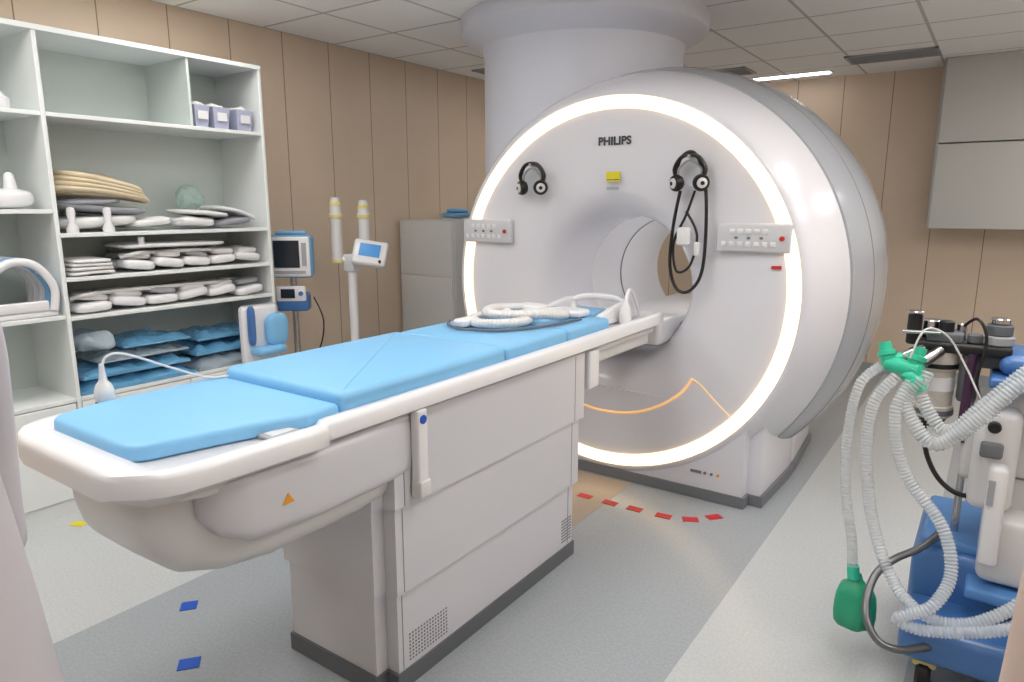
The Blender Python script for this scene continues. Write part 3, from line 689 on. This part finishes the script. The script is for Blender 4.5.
box('body',.08,.56,2.60,3.02,.43,1.00,OFFW,p,bevel=.03)
box('body_front_upper',.0,.12,2.52,2.72,.60,.93,WHITE,p,bevel=.03)
box('body_side_module',-.03,.09,2.56,2.64,.68,.88,OFFW,p,bevel=.02)
box('body_front_lower',.05,.50,2.48,2.66,.38,.60,OFFW,p,bevel=.03)
box('lower_shelf',.03,.50,2.44,2.66,.33,.37,BLUE2,p,bevel=.012)
box('side_bracket',.05,.10,2.42,2.49,.46,.78,WHITE,p,bevel=.015)
box('bracket_label',.052,.07,2.416,2.421,.66,.74,MGREY,p)
box('drawer_line',.10,.54,2.594,2.60,.70,.706,SEAMM,p)
box('drawer_handle',.22,.42,2.575,2.60,.76,.785,MGREY,p,bevel=.008)
box('worktop',.02,.60,2.50,3.05,1.0,1.035,BLUED,p,bevel=.012)
box('blue_cover',.04,.20,2.54,2.80,1.035,1.10,BLUED,p,bevel=.03)
box('upper_unit',.22,.58,2.75,3.03,1.035,1.40,OFFW,p,bevel=.02)
box('upper_display',.26,.54,2.742,2.752,1.12,1.34,SCREEN,p)
box('bellows_mount',.02,.08,2.50,2.53,.78,.83,SEAMM,p,bevel=.01)
cyl('gauge_knob',(.05,2.53,.88),(.05,2.50,.88),.018,BLACK,p,bev=.004)
ab=Vector((-.125,2.62,0))
CAN=mat('canister_clear',rgb(206,200,192),.2,trans=.1,nscale=30,namp=.15)
box('absorber_head',-.19,.07,2.56,2.68,1.085,1.120,BLACK,p,bevel=.012)
box('absorber_block',-.16,-.06,2.57,2.67,1.115,1.15,DGREY,p,bevel=.008)
box('absorber_arm',-.04,.14,2.60,2.70,1.04,1.09,DGREY,p,bevel=.015)
rev('absorber_canister',[(0,.86),(.048,.86),(.060,.87),(.060,.90),(.055,.905),(.055,1.02),(.061,1.025),(.061,1.085),(0,1.085)],ab,(0,0,1),CAN,p,40)
rev('canister_band',[(.055,.955),(.0565,.956),(.0565,1.0),(.055,1.001)],ab,(0,0,1),WHITE,p,40)
rev('canister_ring_top',[(.060,1.03),(.063,1.032),(.063,1.045),(.060,1.047)],ab,(0,0,1),BLACK,p,40)
rev('canister_ring_low',[(.059,.872),(.062,.874),(.062,.89),(.059,.892)],ab,(0,0,1),DGREY,p,40)
rev('canister_cap',[(0,.83),(.03,.83),(.04,.845),(.048,.862),(0,.862)],ab,(0,0,1),BLACK,p,40)
rev('second_canister',[(0,.93),(.024,.93),(.028,.94),(.028,1.06),(.022,1.085),(0,1.085)],(-.035,2.60,0),(0,0,1),DGREY,p,28)
for k,(x,y,z,h,r_,m) in enumerate(((-.20,2.60,1.10,.10,.022,BLACK),(-.155,2.64,1.12,.06,.030,CHROME),(-.11,2.60,1.14,.045,.022,BLACK),(-.07,2.64,1.12,.055,.016,CHROME),(-.03,2.60,1.12,.03,.022,DGREY),(.03,2.61,1.12,.03,.044,MGREY),(.03,2.61,1.15,.035,.036,DGREY),(.03,2.61,1.185,.02,.028,CHROME))):
    cyl('valve_%d'%k,(x,y,z),(x,y,z+h),r_,m,p,bev=.004)
cyl('valve_cap',(-.20,2.60,1.20),(-.20,2.60,1.21),.025,CHROME,p,bev=.003)
cyl('cross_pin',(-.23,2.585,1.14),(-.12,2.555,1.15),.007,CHROME,p)
cyl('port_left',(-.17,2.57,1.09),(-.23,2.50,1.06),.018,CHROME,p); cyl('port_right',(-.12,2.56,1.09),(-.16,2.49,1.06),.018,CHROME,p)
cyl('down_tube_plum',(-.03,2.57,1.09),(-.035,2.57,.80),.014,mat('plum_tube',rgb(70,40,70),.4,nscale=9,namp=.1),p)
cyl('post_rod',(-.02,2.68,1.10),(-.02,2.68,.45),.012,CHROME,p)
sweep('black_hose',[(-.14,2.58,.84),(-.12,2.56,.74),(-.07,2.55,.66),(.0,2.55,.63),(.09,2.6,.66)],.008,BLACK,p)
sweep('black_hose_thin',[(-.07,2.64,1.16),(-.03,2.58,1.2),(.0,2.56,1.14),(-.01,2.55,1.0),(.03,2.60,.9)],.005,BLACK,p)
sweep('sample_line',[(-.19,2.44,1.08),(-.16,2.46,1.17),(-.10,2.50,1.15),(-.04,2.52,1.05),(.01,2.50,.96),(.06,2.49,.92)],.003,OFFW,p)
def conn(n_,c,d):
    c=Vector(c); d=Vector(d)
    rev('connector_%d'%n_,[(0,0),(.019,0),(.022,.006),(.022,.02),(.028,.022),(.028,.036),(.019,.038),(.019,.064),(0,.064)],c,d,TEAL,p,20)
conn(0,(-.215,2.50,1.065),(-1,-.5,-.3)); conn(1,(-.165,2.47,1.055),(-.5,-.6,-.75)); conn(2,(-.25,2.47,1.055),(-.3,.2,.9)); conn(3,(-.19,2.44,1.03),(.6,-.1,-.7)); conn(4,(-.18,2.46,1.05),(.2,.2,.9))
cyl('connector_hub',(-.26,2.47,1.05),(-.16,2.45,1.04),.024,TEAL,p,bev=.004)
hc=(.011,.0016)
sweep('hose_bag',[(-.27,2.48,1.04),(-.325,2.45,.97),(-.345,2.45,.80),(-.335,2.45,.60),(-.30,2.45,.42),(-.29,2.46,.30)],.0155,HOSE,p,corr=hc)
sweep('hose_mid',[(-.22,2.44,1.02),(-.275,2.42,.92),(-.28,2.42,.74),(-.24,2.42,.52),(-.16,2.37,.36),(-.06,2.30,.31),(.05,2.29,.33),(.155,2.32,.41),(.22,2.42,.46)],.018,HOSE,p,corr=hc)
sweep('hose_inner',[(-.18,2.43,1.01),(-.21,2.40,.90),(-.165,2.40,.72),(-.05,2.38,.58),(-.01,2.34,.45),(-.045,2.28,.36),(-.11,2.27,.31),(-.13,2.27,.285),(-.05,2.27,.28),(.12,2.28,.34),(.25,2.36,.40)],.018,HOSE,p,corr=hc)
sweep('hose_top',[(-.15,2.43,1.02),(-.19,2.42,.94),(-.10,2.40,.83),(.0,2.40,.92),(.10,2.42,1.05),(.2,2.45,1.12),(.3,2.6,1.12)],.022,HOSE,p,corr=hc)
sweep('hose_top_second',[(-.14,2.46,1.04),(-.15,2.44,.97),(-.07,2.42,.87),(.02,2.43,.97),(.12,2.45,1.09),(.22,2.5,1.14)],.020,HOSE,p,corr=hc)
q=empty('breathing_bag',(-.28,2.46,.2))
rings=[];prof=[(.012,.31),(.018,.29),(.030,.275),(.050,.26),(.060,.235),(.064,.20),(.065,.16),(.062,.13),(.050,.112),(.02,.105)]
for r_,z in prof:
    rings.append([(-.275+math.cos(2*math.pi*k/32)*r_*(1+.09*math.cos(5*2*math.pi*k/32)),2.46+math.sin(2*math.pi*k/32)*r_*.75*(1+.09*math.cos(5*2*math.pi*k/32)),z) for k in range(32)])
loft('bag',rings,GREEN,q,ang=60)
cyl('bag_neck',(-.285,2.455,.29),(-.29,2.455,.335),.02,TEAL,q)
sweep('push_handle',[(-.06,2.60,.46),(-.10,2.50,.44),(-.17,2.42,.41),(-.215,2.36,.36),(-.22,2.28,.28),(-.18,2.24,.22),(-.12,2.25,.20),(-.04,2.34,.19)],.012,mat('steel_dark',rgb(120,122,126),.3,metal=.8,nscale=5,namp=.03),p)
cyl('handle_stub',(-.17,2.26,.20),(-.15,2.33,.15),.01,CHROME,p)

# ------------------------------------------------------------ people
def person(name,loc,rot,coatm,elbow_out=.0,back=.0):
    q=empty(name,loc,rot,local=True)
    E_=.235+elbow_out
    V=[(0,0,.95),(.085,0,.88),(.095,.015,.50),(.10,-.02,.10),(.10,.10,.045),(-.085,0,.88),(-.095,.015,.50),(-.10,-.02,.10),(-.10,.10,.045),
       (0,0,1.10),(0,0,1.28),(0,-.005,1.41),(0,.0,1.50),(0,.015,1.58)]
    Ed=[(0,1),(1,2),(2,3),(3,4),(0,5),(5,6),(6,7),(7,8),(0,9),(9,10),(10,11),(11,12),(12,13)]
    ra=[(.13,.10),.085,.06,.045,.04,.085,.06,.045,.04,(.12,.09),(.14,.10),(.10,.07),.052,.05]
    skin('body',V,Ed,ra,TROUS,q)
    for s,nm in ((1,'right'),(-1,'left')):
        sell('shoe_'+nm,(s*.10,.06,.042),(.048,.13,.042),BLACK,q,e1=.7,e2=.7)
    skin('neck',[(0,-.005,1.40),(0,.0,1.50),(0,.015,1.60)],[(0,1),(1,2)],[.06,.056,.058],SKIN,q)
    rg=[]
    for z,a,b_ in ((.58,.245,.20),(.70,.235,.185),(.85,.222,.165),(1.0,.205,.148),(1.12,.19,.135),(1.25,.198,.138),(1.34,.205,.128),(1.40,.19,.11),(1.445,.13,.085),(1.475,.075,.068)):
        rg.append([(a*math.cos(2*math.pi*k/64)*(1+.025*math.sin(9*2*math.pi*k/64)*max(0,1.1-z)*2),b_*math.sin(2*math.pi*k/64)*(1+.03*math.sin(7*2*math.pi*k/64)*max(0,1.1-z)*2),z) for k in range(64)])
    loft('coat',rg,coatm,q,ang=70)
    for s,nm in ((1,'right'),(-1,'left')):
        V=[(s*.10,0,1.39),(s*.175,0,1.385),(s*(.175+E_)/2,-.02-back*.3,1.25),(s*E_,-.04-back*.7,1.10),(s*(E_+.005),-.03-back*.9,.97),(s*(E_+.01),-.02-back,.86)]
        skin('sleeve_'+nm,V,[(i,i+1) for i in range(5)],[.07,.068,.060,.054,.048,.045],coatm,q)
        w=Vector((s*(E_+.012),-.015-back,.84))
        V=[w,w+Vector((0,.005,-.05)),w+Vector((0,.008,-.095))]
        skin('palm_'+nm,[tuple(v) for v in V],[(0,1),(1,2)],[(.022,.022),(.018,.036),(.016,.036)],SKIN,q)
        for f,(dx_,L) in enumerate(((.030,.062),(.012,.072),(-.008,.068),(-.026,.052))):
            b0=w+Vector((0,.008+dx_,-.09)); v=[b0,b0+Vector((0,.002,-L*.45)),b0+Vector((-s*.008,.0,-L*.78)),b0+Vector((-s*.020,-.002,-L*1.0))]
            skin('finger_%s_%d'%(nm,f),[tuple(a) for a in v],[(0,1),(1,2),(2,3)],[.009,.0085,.008,.007],SKIN,q)
        b0=w+Vector((0,.028,-.03)); v=[b0,b0+Vector((-s*.008,.025,-.025)),b0+Vector((-s*.014,.035,-.055))]
        skin('thumb_'+nm,[tuple(a) for a in v],[(0,1),(1,2)],[.011,.010,.008],SKIN,q)
    sweep('coat_front_edge',[(.0,.071,1.47),(.02,.112,1.36),(.015,.138,1.2),(.012,.138,1.1),(.012,.152,.98),(.012,.170,.82),(.012,.200,.60)],.005,coatm,q)
    for k in range(6):
        z=1.30-.13*k; y=(.132,.138,.140,.150,.163,.178)[k]
        cyl('button_%d'%k,(-.015,y-.006,z),(-.015,y+.004,z),.010,BUTT,q)
    sell('head',(0,.03,1.685),(.076,.095,.115),SKIN,q,e1=.95,e2=.95)
    sell('jaw',(0,.055,1.62),(.052,.06,.055),SKIN,q)
    sell('nose',(0,.128,1.675),(.013,.018,.026),SKIN,q)
    sell('mouth',(0,.112,1.628),(.024,.008,.007),mat('lips',rgb(170,100,95),.5,nscale=10,namp=.05),q)
    for s in (-1,1):
        sell('eye_%d'%(s+1),(s*.031,.108,1.695),(.013,.010,.009),WHITE,q); sell('iris_%d'%(s+1),(s*.031,.117,1.695),(.005,.003,.005),BLACK,q)
        sell('ear_%d'%(s+1),(s*.078,.025,1.68),(.010,.022,.032),SKIN,q)
        sell('brow_%d'%(s+1),(s*.032,.118,1.718),(.02,.006,.004),HAIR,q)
    sell('hair',(0,.008,1.72),(.086,.10,.098),HAIR,q,nz=.008,nf=20)
    return q
person('doctor_in_lab_coat',(-1.395,.228,0),R(-82),COAT,0,.10)
person('nurse_in_beige_coat',(.302,1.158,0),R(35),COATB,.02)

# ------------------------------------------------------------ camera
cam=bpy.data.cameras.new('camera'); co=bpy.data.objects.new('camera',cam); COL.objects.link(co)
cam.sensor_width=36; cam.lens=690/1024*36; cam.clip_start=.02
co.location=(0,0,1.55); co.rotation_euler=(R(90-11.15),0,R(35.03))
S.camera=co
w=bpy.data.worlds.new('world'); S.world=w; w.use_nodes=True
w.node_tree.nodes['Background'].inputs[0].default_value=(.8,.85,.9,1); w.node_tree.nodes['Background'].inputs[1].default_value=.3
S.view_settings.view_transform='Standard'
